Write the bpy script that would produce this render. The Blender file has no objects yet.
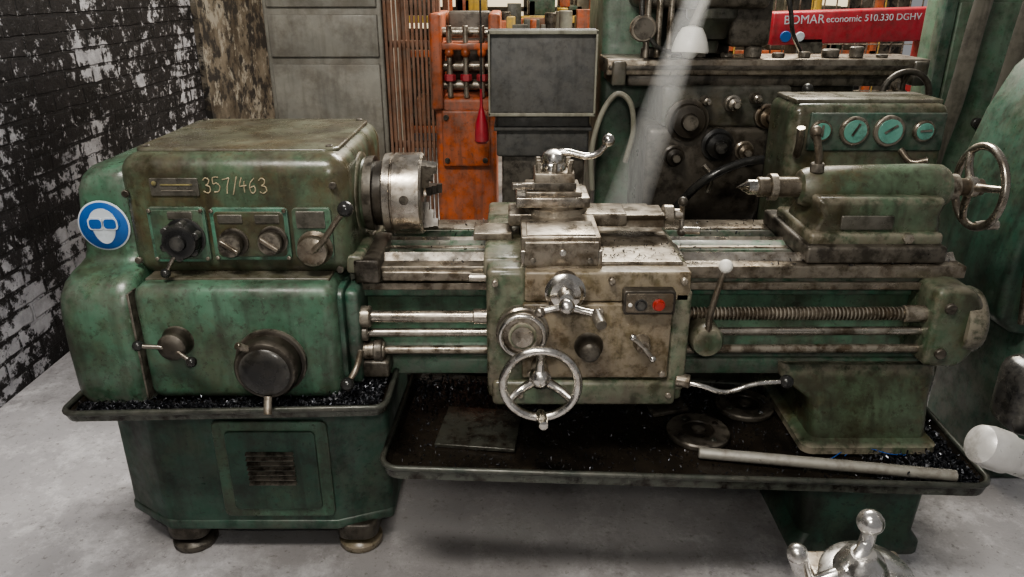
import bpy, bmesh, math, random
from mathutils import Vector, Matrix, Quaternion
random.seed(7)
V=Vector
COL=bpy.context.scene.collection
# ---------------------------------------------------------------- materials
def nt(name):
    m=bpy.data.materials.new(name); m.use_nodes=True
    t=m.node_tree; b=t.nodes['Principled BSDF']
    return m,t,b
def N(t,typ,**kw):
    n=t.nodes.new(typ)
    for k,v in kw.items():
        if hasattr(n,k): setattr(n,k,v)
        else: n.inputs[k].default_value=v
    return n
def c4(c): return (c[0],c[1],c[2],1)
def ramp(t,src,a,b,ca=(0,0,0),cb=(1,1,1)):
    r=t.nodes.new('ShaderNodeValToRGB'); e=r.color_ramp.elements
    e[0].position=a; e[0].color=c4(ca); e[1].position=b; e[1].color=c4(cb)
    t.links.new(src,r.inputs[0]); return r
def mix(t,f,a,b,mode='MIX'):
    m=t.nodes.new('ShaderNodeMix'); m.data_type='RGBA'; m.blend_type=mode
    for s,v in ((0,f),(6,a),(7,b)):
        if isinstance(v,(tuple,list)): m.inputs[s].default_value=c4(v)
        elif isinstance(v,(int,float)): m.inputs[s].default_value=v
        else: t.links.new(v,m.inputs[s])
    return m.outputs[2]
def noise(t,co,scale,detail=6,rough=.6,stretch=None,off=0):
    mp=t.nodes.new('ShaderNodeMapping'); t.links.new(co,mp.inputs[0])
    mp.inputs['Location'].default_value=(off,off*1.7,off*.6)
    if stretch: mp.inputs['Scale'].default_value=stretch
    n=N(t,'ShaderNodeTexNoise'); n.inputs['Scale'].default_value=scale
    n.inputs['Detail'].default_value=detail; n.inputs['Roughness'].default_value=rough
    t.links.new(mp.outputs[0],n.inputs[0]); return n.outputs['Fac']
def scaled(t,src,k):
    m=N(t,'ShaderNodeMath',operation='MULTIPLY'); t.links.new(src,m.inputs[0]); m.inputs[1].default_value=k; return m.outputs[0]
def worn(name,c1,c2,grime,amt=.5,rough=.45,metal=0,streak=.6,chips=.0,chipcol=(.35,.33,.3),edge=.5,edgecol=(.2,.19,.17),bump=.15,scale=1,off=0,spec=.5,rust=0):
    m,t,b=nt(name); L=t.links
    co=t.nodes.new('ShaderNodeTexCoord').outputs['Object']
    a=ramp(t,noise(t,co,5*scale,6,.6,off=off),.35,.65)
    col=mix(t,a.outputs[0],c1,c2)
    if rust>0:
        s=ramp(t,noise(t,co,4.5*scale,10,.75,off=off+14),.48,.60); col=mix(t,scaled(t,s.outputs[0],rust),col,(.085,.05,.022))
    g=ramp(t,noise(t,co,7*scale,10,.72,off=off+3),.62-.35*amt,.80-.28*amt)
    col=mix(t,scaled(t,g.outputs[0],.86),col,grime)
    if streak>0:
        s=ramp(t,noise(t,co,9*scale,5,.6,stretch=(3,3,.35),off=off+8),.5,.68)
        col=mix(t,scaled(t,s.outputs[0],streak),col,tuple(.7*x for x in grime))
    if chips>0:
        s=ramp(t,noise(t,co,28*scale,8,.75,off=off+5),.74-.12*chips,.76-.12*chips)
        col=mix(t,s.outputs[0],col,chipcol)
        s=ramp(t,noise(t,co,60*scale,4,.7,off=off+6),.58,.63)
        col=mix(t,scaled(t,s.outputs[0],.55),col,grime)
    if edge>0:
        ge=t.nodes.new('ShaderNodeNewGeometry'); e=ramp(t,ge.outputs['Pointiness'],.52,.58)
        ed=scaled(t,e.outputs[0],edge)
        nm=ramp(t,noise(t,co,25,6,.7,off=off),.4,.55); mm=N(t,'ShaderNodeMath',operation='MULTIPLY'); L.new(ed,mm.inputs[0]); L.new(nm.outputs[0],mm.inputs[1])
        col=mix(t,mm.outputs[0],col,edgecol)
    L.new(col,b.inputs['Base Color'])
    rn=N(t,'ShaderNodeMapRange'); L.new(noise(t,co,11*scale,6,.6,off=off+2),rn.inputs[0])
    rn.inputs[1].default_value=.3; rn.inputs[2].default_value=.7
    rn.inputs[3].default_value=max(.05,rough-.15); rn.inputs[4].default_value=min(1,rough+.2)
    L.new(rn.outputs[0],b.inputs['Roughness'])
    b.inputs['Metallic'].default_value=metal
    b.inputs['Specular IOR Level'].default_value=spec
    if bump>0:
        bp=N(t,'ShaderNodeBump'); bp.inputs['Strength'].default_value=bump; bp.inputs['Distance'].default_value=.004
        L.new(noise(t,co,40*scale,8,.65,off=off+1),bp.inputs['Height']); L.new(bp.outputs[0],b.inputs['Normal'])
    return m
GR=(.028,.025,.017)
M={}
M['green']=worn('green_paint',(.052,.118,.074),(.090,.180,.120),GR,amt=.52,rough=.34,chips=.65,chipcol=(.15,.22,.16),edge=.8,streak=.5,rust=.4)
M['green_dirty']=worn('green_paint_oily',(.052,.090,.054),(.092,.128,.080),(.032,.026,.016),amt=.64,rough=.30,chips=.6,chipcol=(.15,.18,.13),streak=.6,off=4,edge=.9,edgecol=(.26,.23,.18),rust=.65)
M['green_dark']=worn('green_paint_dark',(.026,.074,.050),(.044,.108,.074),(.017,.019,.014),amt=.5,rough=.42,chips=.55,chipcol=(.08,.14,.10),off=9,rust=.3,streak=.5)
M['green_bright']=worn('green_paint_plate',(.06,.16,.11),(.09,.21,.145),GR,amt=.45,rough=.33,chips=.5,chipcol=(.17,.26,.2),off=12,edge=.8,rust=.3)
M['top']=worn('oiled_headstock_top',(.078,.082,.055),(.135,.135,.095),(.038,.030,.020),amt=.6,rough=.25,streak=.1,chips=.7,chipcol=(.20,.19,.15),off=2,rust=.5)
M['apron']=worn('oily_apron_paint',(.115,.10,.060),(.16,.125,.075),(.036,.025,.014),amt=.58,rough=.33,chips=.35,chipcol=(.24,.20,.14),off=6,edge=.8,edgecol=(.36,.31,.24),rust=.7,spec=.4)
M['steel']=worn('machined_steel',(.32,.285,.24),(.45,.41,.355),(.085,.063,.042),amt=.46,rough=.28,metal=.9,streak=.2,edge=.5,edgecol=(.62,.58,.52),bump=.06,scale=1.6,chips=.15,chipcol=(.1,.075,.05),rust=.4)
M['steel_dirty']=worn('oily_steel',(.13,.108,.08),(.215,.185,.145),(.048,.036,.024),amt=.52,rough=.32,metal=.65,streak=.3,edge=.8,edgecol=(.42,.38,.32),off=5,scale=1.5,chips=.12,chipcol=(.24,.205,.16),rust=.55,bump=.1)
M['chrome']=worn('polished_steel',(.60,.57,.52),(.70,.67,.62),(.17,.135,.095),amt=.36,rough=.2,metal=1,streak=0,edge=0,bump=.03,scale=3)
M['bright']=worn('brushed_bright_steel',(.58,.56,.53),(.72,.70,.67),(.24,.21,.17),amt=.34,rough=.24,metal=.95,streak=0,edge=0,bump=.05,scale=3)
M['pipe']=worn('galvanised_pipe',(.48,.47,.45),(.60,.59,.57),(.24,.22,.19),amt=.35,rough=.35,metal=.4,streak=0,edge=0,bump=.08,scale=3)
M['barsteel']=worn('dull_bar_steel',(.36,.345,.30),(.44,.425,.385),(.17,.14,.11),amt=.4,rough=.4,metal=.4,streak=0,edge=0,bump=.08,scale=2)
M['dark']=worn('dark_cast_iron',(.030,.026,.021),(.058,.048,.036),(.015,.012,.009),amt=.5,rough=.38,metal=.3,streak=.3,edge=.8,edgecol=(.2,.18,.15),off=1,chips=.4,chipcol=(.095,.075,.05))
M['black']=worn('black_bakelite',(.010,.010,.010),(.018,.018,.018),(.03,.026,.02),amt=.3,rough=.26,streak=0,edge=.3,bump=.02)
M['pan']=worn('oily_pan',(.014,.012,.010),(.026,.021,.016),(.042,.033,.024),amt=.38,rough=.22,metal=.2,streak=0,chips=.7,chipcol=(.12,.105,.085),edge=.7,edgecol=(.12,.13,.11),bump=.3)
M['panrim']=worn('pan_rim',(.040,.050,.042),(.085,.085,.07),(.022,.020,.016),amt=.40,rough=.36,metal=.3,chips=.8,chipcol=(.20,.19,.16),edge=.3,scale=2,streak=0)
M['red']=worn('red_button',(.25,.02,.018),(.30,.03,.02),(.1,.02,.01),amt=.3,rough=.35,streak=0,edge=0)
M['white']=worn('white_plastic',(.62,.60,.55),(.70,.68,.62),(.36,.33,.28),amt=.2,rough=.4,streak=0,edge=0,bump=0)
M['label']=worn('engraved_label',(.08,.075,.06),(.14,.13,.11),(.03,.028,.02),amt=.45,rough=.35,metal=.4,streak=0,edge=.8,edgecol=(.4,.38,.34),off=2,scale=3)
M['blue']=worn('sign_blue',(.014,.085,.29),(.018,.11,.35),(.02,.05,.15),amt=.25,rough=.4,streak=0,edge=0,bump=0)
M['signwhite']=worn('sign_white',(.50,.55,.6),(.58,.62,.66),(.28,.3,.3),amt=.3,rough=.45,streak=0,edge=0,bump=0)
M['chalk']=worn('pale_paint_marker',(.34,.28,.18),(.44,.37,.25),(.10,.09,.06),amt=.5,rough=.7,streak=0,edge=0,bump=0,scale=6)
M['brass']=worn('faded_gold_print',(.20,.17,.07),(.28,.24,.11),(.05,.05,.03),amt=.5,rough=.5,streak=0,edge=0,bump=0,scale=6)
M['orange']=worn('orange_paint',(.42,.085,.02),(.56,.13,.035),(.10,.035,.015),amt=.52,rough=.45,chips=.5,off=3)
M['redpaint']=worn('red_machine_paint',(.36,.018,.03),(.43,.025,.042),(.10,.018,.018),amt=.3,rough=.4,streak=.3,edge=.2)
M['grey']=worn('grey_sheet_metal',(.25,.245,.215),(.32,.305,.26),(.13,.115,.09),amt=.42,rough=.5,streak=.4,metal=.1,off=3,rust=.35)
M['panel']=worn('dark_grey_panel',(.055,.057,.057),(.085,.083,.079),(.03,.027,.022),amt=.4,rough=.5,streak=.4,off=3,edge=.4,chips=.4,chipcol=(.13,.125,.11))
M['frame']=worn('pale_frame',(.24,.24,.19),(.31,.30,.24),(.10,.085,.06),amt=.45,rough=.5,off=1)
M['wood']=worn('rusty_slat',(.20,.09,.05),(.30,.16,.10),(.07,.04,.022),amt=.4,rough=.75,off=1)
M['palegreen']=worn('pale_green_machine_paint',(.07,.145,.095),(.12,.20,.135),(.036,.05,.032),amt=.45,rough=.42,off=7,streak=.5,chips=.4,chipcol=(.2,.25,.19),rust=.3)
M['strap']=worn('grey_strap',(.13,.12,.095),(.20,.18,.15),(.05,.045,.035),amt=.4,rough=.7,off=7)
M['glass']=worn('dial_face',(.10,.26,.21),(.15,.33,.27),(.05,.1,.08),amt=.3,rough=.2,streak=0,edge=0,bump=0,scale=3)
M['yellow']=worn('yellow_paint',(.55,.36,.04),(.6,.42,.08),(.2,.13,.04),amt=.3,rough=.5)
M['bluew']=worn('blue_wire',(.02,.08,.3),(.03,.10,.36),(.02,.05,.2),amt=.2,rough=.4,streak=0,edge=0,bump=0)
M['mill']=worn('mill_grey_green',(.05,.057,.042),(.085,.09,.066),(.025,.022,.016),amt=.55,rough=.38,off=5,chips=.5,chipcol=(.15,.14,.11),rust=.5)
M['swarf']=worn('blue_steel_swarf',(.08,.09,.11),(.26,.26,.28),(.02,.02,.02),amt=.35,rough=.3,metal=.7,streak=0,edge=0,bump=0,scale=20)
M['swarfdark']=worn('dark_swarf',(.012,.012,.014),(.03,.032,.04),(.01,.01,.01),amt=.4,rough=.4,metal=.4,streak=0,edge=0,bump=0,scale=20)
def emis(name,col,s):
    m,t,b=nt(name); b.inputs['Base Color'].default_value=c4(col); b.inputs['Emission Color'].default_value=c4(col); b.inputs['Emission Strength'].default_value=s; return m
M['daylight']=emis('daylight_window_glass',(1,.86,.6),.9)

def wallmat(name,brick=True):
    m,t,b=nt(name); L=t.links
    co=t.nodes.new('ShaderNodeTexCoord').outputs['Object']
    sp=t.nodes.new('ShaderNodeSeparateXYZ'); L.new(co,sp.inputs[0])
    cb=t.nodes.new('ShaderNodeCombineXYZ'); L.new(sp.outputs[1],cb.inputs[0]); L.new(sp.outputs[2],cb.inputs[1])
    if brick:
        br=t.nodes.new('ShaderNodeTexBrick'); 
        wob=t.nodes.new('ShaderNodeTexNoise'); L.new(co,wob.inputs[0]); wob.inputs['Scale'].default_value=9; wob.inputs['Detail'].default_value=4
        vm=N(t,'ShaderNodeVectorMath',operation='MULTIPLY_ADD'); L.new(wob.outputs['Color'],vm.inputs[0]); vm.inputs[1].default_value=(.02,.02,0); L.new(cb.outputs[0],vm.inputs[2])
        L.new(vm.outputs[0],br.inputs['Vector'])
        for k,v in (('Scale',1),('Mortar Size',.010),('Brick Width',.25),('Row Height',.083),('Mortar Smooth',.5)): br.inputs[k].default_value=v
        br.inputs['Color1'].default_value=(0,0,0,1); br.inputs['Color2'].default_value=(1,1,1,1); br.inputs['Mortar'].default_value=(.5,.5,.5,1)
        soot=mix(t,br.outputs['Color'],(.007,.0065,.007),(.020,.018,.019))
        sn=ramp(t,noise(t,co,14,8,.7,off=7),.5,.75); soot=mix(t,scaled(t,sn.outputs[0],.45),soot,(.05,.046,.05))
        white=mix(t,ramp(t,noise(t,co,8,8,.7,off=1),.35,.65).outputs[0],(.26,.26,.28),(.50,.50,.53))
        p=noise(t,co,2.6,14,.78)
        z=N(t,'ShaderNodeMapRange'); L.new(sp.outputs[2],z.inputs[0]); z.inputs[1].default_value=.1; z.inputs[2].default_value=1.1; z.inputs[3].default_value=.055; z.inputs[4].default_value=-.02
        y=N(t,'ShaderNodeMapRange'); L.new(sp.outputs[1],y.inputs[0]); y.inputs[1].default_value=2.8; y.inputs[2].default_value=4.6; y.inputs[3].default_value=-.01; y.inputs[4].default_value=.02
        ad=N(t,'ShaderNodeMath',operation='ADD'); L.new(p,ad.inputs[0]); L.new(z.outputs[0],ad.inputs[1])
        ad2=N(t,'ShaderNodeMath',operation='ADD'); L.new(ad.outputs[0],ad2.inputs[0]); L.new(y.outputs[0],ad2.inputs[1])
        mo=N(t,'ShaderNodeMath',operation='MULTIPLY_ADD'); L.new(br.outputs['Fac'],mo.inputs[0]); mo.inputs[1].default_value=-.05; L.new(ad2.outputs[0],mo.inputs[2])
        r=ramp(t,mo.outputs[0],.545,.565)
        fl=ramp(t,noise(t,co,22,10,.8,off=3),.585,.60)
        mx=N(t,'ShaderNodeMath',operation='MAXIMUM'); L.new(r.outputs[0],mx.inputs[0]); L.new(fl.outputs[0],mx.inputs[1])
        col=mix(t,mx.outputs[0],soot,white)
        inv=N(t,'ShaderNodeMath',operation='SUBTRACT'); inv.inputs[0].default_value=1; L.new(br.outputs['Fac'],inv.inputs[1])
        bp=N(t,'ShaderNodeBump'); bp.inputs['Strength'].default_value=1; bp.inputs['Distance'].default_value=.014
        hs=N(t,'ShaderNodeMath',operation='ADD'); L.new(inv.outputs[0],hs.inputs[0]); L.new(noise(t,co,20,8,.7),hs.inputs[1])
        L.new(hs.outputs[0],bp.inputs['Height']); L.new(bp.outputs[0],b.inputs['Normal'])
        b.inputs['Roughness'].default_value=.6; b.inputs['Specular IOR Level'].default_value=.35
    else:
        r=ramp(t,noise(t,co,3,12,.75),.40,.60); col=mix(t,r.outputs[0],(.05,.038,.026),(.18,.155,.12))
        r3=ramp(t,noise(t,co,5,10,.75,off=9),.52,.57); col=mix(t,r3.outputs[0],col,(.28,.26,.22))
        r2=ramp(t,noise(t,co,7,8,.7,off=3),.50,.56); col=mix(t,r2.outputs[0],col,(.025,.022,.02))
        b.inputs['Roughness'].default_value=.8
    L.new(col,b.inputs['Base Color'])
    return m
def floormat():
    m,t,b=nt('concrete_floor'); L=t.links
    co=t.nodes.new('ShaderNodeTexCoord').outputs['Object']
    r=ramp(t,noise(t,co,1.6,10,.65),.3,.7); col=mix(t,r.outputs[0],(.37,.36,.375),(.56,.545,.56))
    r2=ramp(t,noise(t,co,6,14,.82,off=2),.50,.62); col=mix(t,scaled(t,r2.outputs[0],.7),col,(.74,.725,.74))
    r3=ramp(t,noise(t,co,4,14,.82,off=6),.53,.65); col=mix(t,scaled(t,r3.outputs[0],.7),col,(.22,.21,.215))
    r4=ramp(t,noise(t,co,45,6,.7,off=6),.58,.64); col=mix(t,scaled(t,r4.outputs[0],.6),col,(.16,.15,.145))
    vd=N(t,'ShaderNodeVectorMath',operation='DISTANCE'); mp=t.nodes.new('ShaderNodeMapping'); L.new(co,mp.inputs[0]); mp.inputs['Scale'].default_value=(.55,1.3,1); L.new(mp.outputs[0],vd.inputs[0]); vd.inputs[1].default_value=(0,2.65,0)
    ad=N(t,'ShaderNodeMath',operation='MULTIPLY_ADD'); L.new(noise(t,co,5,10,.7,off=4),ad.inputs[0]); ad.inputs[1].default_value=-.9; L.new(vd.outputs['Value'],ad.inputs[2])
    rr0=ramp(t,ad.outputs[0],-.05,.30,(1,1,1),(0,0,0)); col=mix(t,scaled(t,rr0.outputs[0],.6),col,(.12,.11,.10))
    L.new(col,b.inputs['Base Color'])
    rr=ramp(t,noise(t,co,3,6,.6,off=4),.3,.7,(.4,)*3,(.75,)*3); L.new(rr.outputs[0],b.inputs['Roughness'])
    bp=N(t,'ShaderNodeBump'); bp.inputs['Strength'].default_value=.6; bp.inputs['Distance'].default_value=.008
    L.new(noise(t,co,25,8,.7),bp.inputs['Height']); L.new(bp.outputs[0],b.inputs['Normal'])
    return m
M['brick']=wallmat('sooty_whitewashed_brick'); M['plaster']=wallmat('stained_plaster',False); M['floor']=floormat()

# ---------------------------------------------------------------- geometry
def group(name,loc=(0,0,0)):
    e=bpy.data.objects.new(name,None); e.empty_display_size=.1; COL.objects.link(e); return e
def finish(bm,name,mat,par,ang=38):
    bmesh.ops.recalc_face_normals(bm,faces=bm.faces)
    me=bpy.data.meshes.new(name); bm.to_mesh(me); bm.free()
    for p in me.polygons: p.use_smooth=True
    me.set_sharp_from_angle(angle=math.radians(ang))
    me.materials.append(M[mat] if isinstance(mat,str) else mat)
    o=bpy.data.objects.new(name,me); COL.objects.link(o)
    if par: o.parent=par
    return o
def dobevel(bm,off,seg,ang=30):
    if off<=0: return
    es=[e for e in bm.edges if len(e.link_faces)==2 and e.calc_face_angle(0)>math.radians(ang)]
    bmesh.ops.bevel(bm,geom=es,offset=off,segments=seg,profile=.5,affect='EDGES',clamp_overlap=True)
def box(name,x0,x1,y0,y1,z0,z1,mat,par=None,bev=.004,seg=3,rot=None):
    bm=bmesh.new()
    bmesh.ops.create_cube(bm,size=1)
    c=V(((x0+x1)/2,(y0+y1)/2,(z0+z1)/2))
    for v in bm.verts:
        v.co=V((v.co.x*(x1-x0),v.co.y*(y1-y0),v.co.z*(z1-z0)))
    bmesh.ops.recalc_face_normals(bm,faces=bm.faces)
    dobevel(bm,min(bev,.49*min(x1-x0,y1-y0,z1-z0)),seg)
    R=Matrix.Identity(3)
    if rot: R=(Matrix.Rotation(rot[2],3,'Z')@Matrix.Rotation(rot[1],3,'Y')@Matrix.Rotation(rot[0],3,'X'))
    for v in bm.verts: v.co=R@v.co+c
    return finish(bm,name,mat,par)
def prism(name,pts,axis,a,b,mat,par=None,bev=.004,seg=3):
    def mk(p,t):
        return {'x':V((t,p[0],p[1])),'y':V((p[0],t,p[1])),'z':V((p[0],p[1],t))}[axis]
    bm=bmesh.new()
    A=[bm.verts.new(mk(p,a)) for p in pts]; B=[bm.verts.new(mk(p,b)) for p in pts]
    bm.faces.new(A); bm.faces.new(B[::-1]); n=len(pts)
    for i in range(n): bm.faces.new((A[i],B[i],B[(i+1)%n],A[(i+1)%n]))
    bmesh.ops.recalc_face_normals(bm,faces=bm.faces)
    dobevel(bm,bev,seg)
    return finish(bm,name,mat,par)
def rrect(x0,x1,y0,y1,r,n=6):
    o=[]
    for cx,cy,a0 in ((x1-r,y0+r,-90),(x1-r,y1-r,0),(x0+r,y1-r,90),(x0+r,y0+r,180)):
        for i in range(n+1):
            a=math.radians(a0+90*i/n); o.append((cx+r*math.cos(a),cy+r*math.sin(a)))
    return o
def rev(name,org,axis,prof,mat,par=None,seg=40,ang=38):
    q=V((0,0,1)).rotation_difference(V(axis).normalized())
    bm=bmesh.new(); rings=[]
    for t,r in prof:
        if r<1e-6: rings.append([bm.verts.new(V(org)+q@V((0,0,t)))])
        else: rings.append([bm.verts.new(V(org)+q@V((r*math.cos(2*math.pi*i/seg),r*math.sin(2*math.pi*i/seg),t))) for i in range(seg)])
    for A,B in zip(rings,rings[1:]):
        for i in range(seg):
            j=(i+1)%seg
            if len(A)==1 and len(B)==1: continue
            if len(A)==1: bm.faces.new((A[0],B[i],B[j]))
            elif len(B)==1: bm.faces.new((A[i],A[j],B[0]))
            else: bm.faces.new((A[i],A[j],B[j],B[i]))
    if len(rings[0])>1: bm.faces.new(rings[0][::-1])
    if len(rings[-1])>1: bm.faces.new(rings[-1])
    return finish(bm,name,mat,par,ang)
def cyl(name,p0,p1,r,mat,par=None,bev=None,seg=32,r2=None):
    p0=V(p0);p1=V(p1);L=(p1-p0).length; r2=r if r2 is None else r2
    bv=min(.15*min(r,r2),.2*L,.004) if bev is None else bev
    return rev(name,p0,p1-p0,[(0,r-bv),(bv,r),(L-bv,r2),(L,r2-bv)],mat,par,seg,ang=50 if bv<.001 else 38)
def ball(name,c,r,mat,par=None,sz=(1,1,1)):
    bm=bmesh.new(); bmesh.ops.create_uvsphere(bm,u_segments=24,v_segments=16,radius=r)
    for v in bm.verts: v.co=V((v.co.x*sz[0],v.co.y*sz[1],v.co.z*sz[2]))+V(c)
    return finish(bm,name,mat,par,80)
def smoothpts(pts,n=8):
    P=[V(p) for p in pts]
    if len(P)<3: return P
    Q=[P[0]*2-P[1]]+P+[P[-1]*2-P[-2]]; o=[]
    for i in range(1,len(Q)-2):
        a,b,c,d=Q[i-1:i+3]
        for k in range(n):
            t=k/n; o.append(.5*((2*b)+(c-a)*t+(2*a-5*b+4*c-d)*t*t+(3*b-a-3*c+d)*t**3))
    o.append(P[-1]); return o
def tube(name,pts,r,mat,par=None,seg=14,smooth=True,r2=None,closed=False,flat=1,up=None):
    P=smoothpts(pts) if smooth else [V(p) for p in pts]
    if closed: P=[V(p) for p in pts]
    n=len(P); bm=bmesh.new(); rings=[]
    up=V(up) if up else None
    for i,p in enumerate(P):
        if closed: d=(P[(i+1)%n]-P[i-1]).normalized()
        else: d=(P[min(i+1,n-1)]-P[max(i-1,0)]).normalized()
        if up is None: up=d.orthogonal().normalized()
        up=(up-d*up.dot(d)).normalized(); sd=d.cross(up)
        rr=r if r2 is None else r+(r2-r)*i/(n-1)
        rings.append([bm.verts.new(p+up*math.cos(2*math.pi*k/seg)*rr+sd*math.sin(2*math.pi*k/seg)*rr*flat) for k in range(seg)])
    m=n if closed else n-1
    for i in range(m):
        A=rings[i];B=rings[(i+1)%n]
        for k in range(seg): bm.faces.new((A[k],A[(k+1)%seg],B[(k+1)%seg],B[k]))
    if not closed: bm.faces.new(rings[0][::-1]); bm.faces.new(rings[-1])
    return finish(bm,name,mat,par,60)
def torus(name,c,axis,R,r,mat,par=None,n=56,flat=1):
    q=V((0,0,1)).rotation_difference(V(axis).normalized())
    seg=14; bm=bmesh.new(); rg=[]
    for i in range(n):
        a=2*math.pi*i/n; rg.append([bm.verts.new(V(c)+q@V(((R+r*math.cos(b))*math.cos(a),(R+r*math.cos(b))*math.sin(a),r*flat*math.sin(b)))) for b in [2*math.pi*k/seg for k in range(seg)]])
    for i in range(n):
        A=rg[i];B=rg[(i+1)%n]
        for k in range(seg): bm.faces.new((A[k],A[(k+1)%seg],B[(k+1)%seg],B[k]))
    return finish(bm,name,mat,par,80)
def text(name,s,loc,size,mat,par=None,rot=(math.pi/2,0,0),ext=.0008,shear=0,align='LEFT',off=0):
    cu=bpy.data.curves.new(name,'FONT'); cu.body=s; cu.size=size; cu.extrude=ext; cu.shear=shear; cu.align_x=align; cu.offset=off
    cu.materials.append(M[mat]); o=bpy.data.objects.new(name,cu); o.location=loc; o.rotation_euler=rot; COL.objects.link(o)
    if par: o.parent=par
    return o
def wheel(pref,c,axis,R,r,mat,par,spokes=3,hub=.022,dish=.03,a0=90,hubmat=None,sr=.007):
    ax=V(axis).normalized(); c=V(c)
    torus(pref+'_rim',c,ax,R,r,mat,par)
    q=V((0,0,1)).rotation_difference(ax); hc=c-ax*dish
    for i in range(spokes):
        a=math.radians(a0+360*i/spokes); e=c+q@V((math.cos(a)*R,math.sin(a)*R,0)); s=hc+q@V((math.cos(a)*hub*.6,math.sin(a)*hub*.6,0))
        m=(s+e)/2-ax*dish*.25
        tube(pref+f'_spoke_{i+1}',[s,m,e],sr*1.3,mat,par,r2=sr)
    rev(pref+'_hub',hc-ax*.015,ax,[(0,hub*.8),(.004,hub),(.022,hub),(.03,hub*.7),(.034,hub*.5),(.036,0)],hubmat or mat,par)
def scatter(name,n,fn,size,mat,par=None):
    bm=bmesh.new()
    for i in range(n):
        p=V(fn()); q=Quaternion((random.random()-.5,random.random()-.5,random.random()-.5,random.random()-.5)).normalized()
        s=size*random.uniform(.5,1.6)
        vs=[bm.verts.new(p+q@(V(k)*s)) for k in ((-1,-.3,0),(0,-.3,.5),(1,-.2,0),(1,.3,0),(0,.3,.5),(-1,.3,0))]
        bm.faces.new((vs[0],vs[1],vs[4],vs[5])); bm.faces.new((vs[1],vs[2],vs[3],vs[4]))
    return finish(bm,name,mat,par)

# ================================================================ LATHE
L=group('metal_lathe')
# ---- cabinet base (left)
cab=[(-1.175,1.90),(-1.02,1.80),(-.52,1.80),(-.36,1.86),(-.36,2.28),(-1.175,2.28)]
prism('cabinet_base',cab,'z',.10,.60,'green_dark',L,bev=.02,seg=4)
prism('cabinet_plinth',[(a*1.0,b-.004 if b<2 else b) for a,b in cab],'z',.095,.13,'green_dark',L,bev=.008)
prism('cabinet_door_frame',rrect(-.845,-.52,.15,.475,.02),'y',1.790,1.805,'green',L,bev=.004)
prism('cabinet_door',rrect(-.81,-.555,.18,.445,.015),'y',1.783,1.80,'green_dark',L,bev=.004)
for i in range(7):
    z=.27+i*.0165
    prism(f'vent_louvre_{i+1}',[(1.785,z),(1.773,z+.002),(1.771,z+.006),(1.785,z+.012)],'x',-.755,-.62,'dark',L,bev=.001,seg=1)
for i,x in enumerate((-.985,-.47)):
    rev(f'foot_pad_{i+1}',(x,1.865,0),(0,0,1),[(0,.062),(.006,.066),(.022,.066),(.034,.055),(.04,.03),(.075,.022),(.1,.022)],'apron' if i else 'dark',L)
    prism(f'foot_lug_{i+1}',rrect(x-.062,x+.062,1.80,1.95,.04),'z',.05,.105,'dark',L,bev=.01)
    rev(f'rear_foot_{i+1}',(x,2.2,0),(0,0,1),[(0,.06),(.02,.06),(.035,.03),(.1,.03)],'dark',L)
# ---- left chip tray
def traymesh(name,outline,zf,mat,rim,par,h=.028):
    n=len(outline); bm=bmesh.new()
    cx=sum(p[0] for p in outline)/n; cy=sum(p[1] for p in outline)/n
    def ins(p,d):
        v=V((p[0]-cx,p[1]-cy)); l=v.length; return (cx+v.x*(1-d/l),cy+v.y*(1-d/l))
    rr=[]
    for d,z in ((0,h),(0.02,0),(.022,-.006),(.003,-.01),(-.006,h)):
        rr.append([bm.verts.new((*ins(p,d),zf(p[0])+z)) for p in outline])
    for A,B in ((rr[4],rr[0]),(rr[0],rr[1]),(rr[3],rr[4])):
        for i in range(n): bm.faces.new((A[i],A[(i+1)%n],B[(i+1)%n],B[i]))
    bm.faces.new(rr[1]); bm.faces.new(rr[3][::-1])
    o=finish(bm,name,mat,par)
    tube(name+'_rolled_rim',[(p[0],p[1],zf(p[0])+h) for p in outline],.008,rim,par,closed=True,seg=10)
    return o
zt=lambda x:.600+.018*(x+1.128)/.81
traymesh('headstock_chip_tray',rrect(-1.128,-.315,1.605,2.2,.035),zt,'pan','panrim',L,h=.014)
# ---- gear end cover
def hull(name,secs,mat,par,ang=50):
    bm=bmesh.new(); rg=[[bm.verts.new((x,y,z)) for x,y in o] for z,o in secs]
    for A,B in zip(rg,rg[1:]):
        n=len(A)
        for i in range(n): bm.faces.new((A[i],A[(i+1)%n],B[(i+1)%n],B[i]))
    bm.faces.new(rg[0][::-1]); bm.faces.new(rg[-1])
    return finish(bm,name,mat,par,ang)
secs=[]
def sec(z,x0,y0,r=.045,x1=-.925,y1=2.25): secs.append((z,rrect(x0,x1,y0,y1,r)))
for z,x0,y0 in ((.612,-1.105,1.662),(.64,-1.115,1.655),(.75,-1.118,1.655),(.85,-1.118,1.657),(.895,-1.115,1.665),(.925,-1.108,1.685),(.942,-1.10,1.71),(.952,-1.094,1.74),(.962,-1.09,1.763),(.985,-1.087,1.772),(1.08,-1.084,1.775),(1.14,-1.078,1.778),(1.17,-1.065,1.785),(1.188,-1.048,1.80),(1.198,-1.02,1.825),(1.203,-.995,1.86)): sec(z,x0,y0)
hull('gear_end_cover',secs,'green',L)
box('end_cover_seam',-.930,-.924,1.656,1.70,.625,.915,'dark',L,bev=.001,seg=1)
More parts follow.
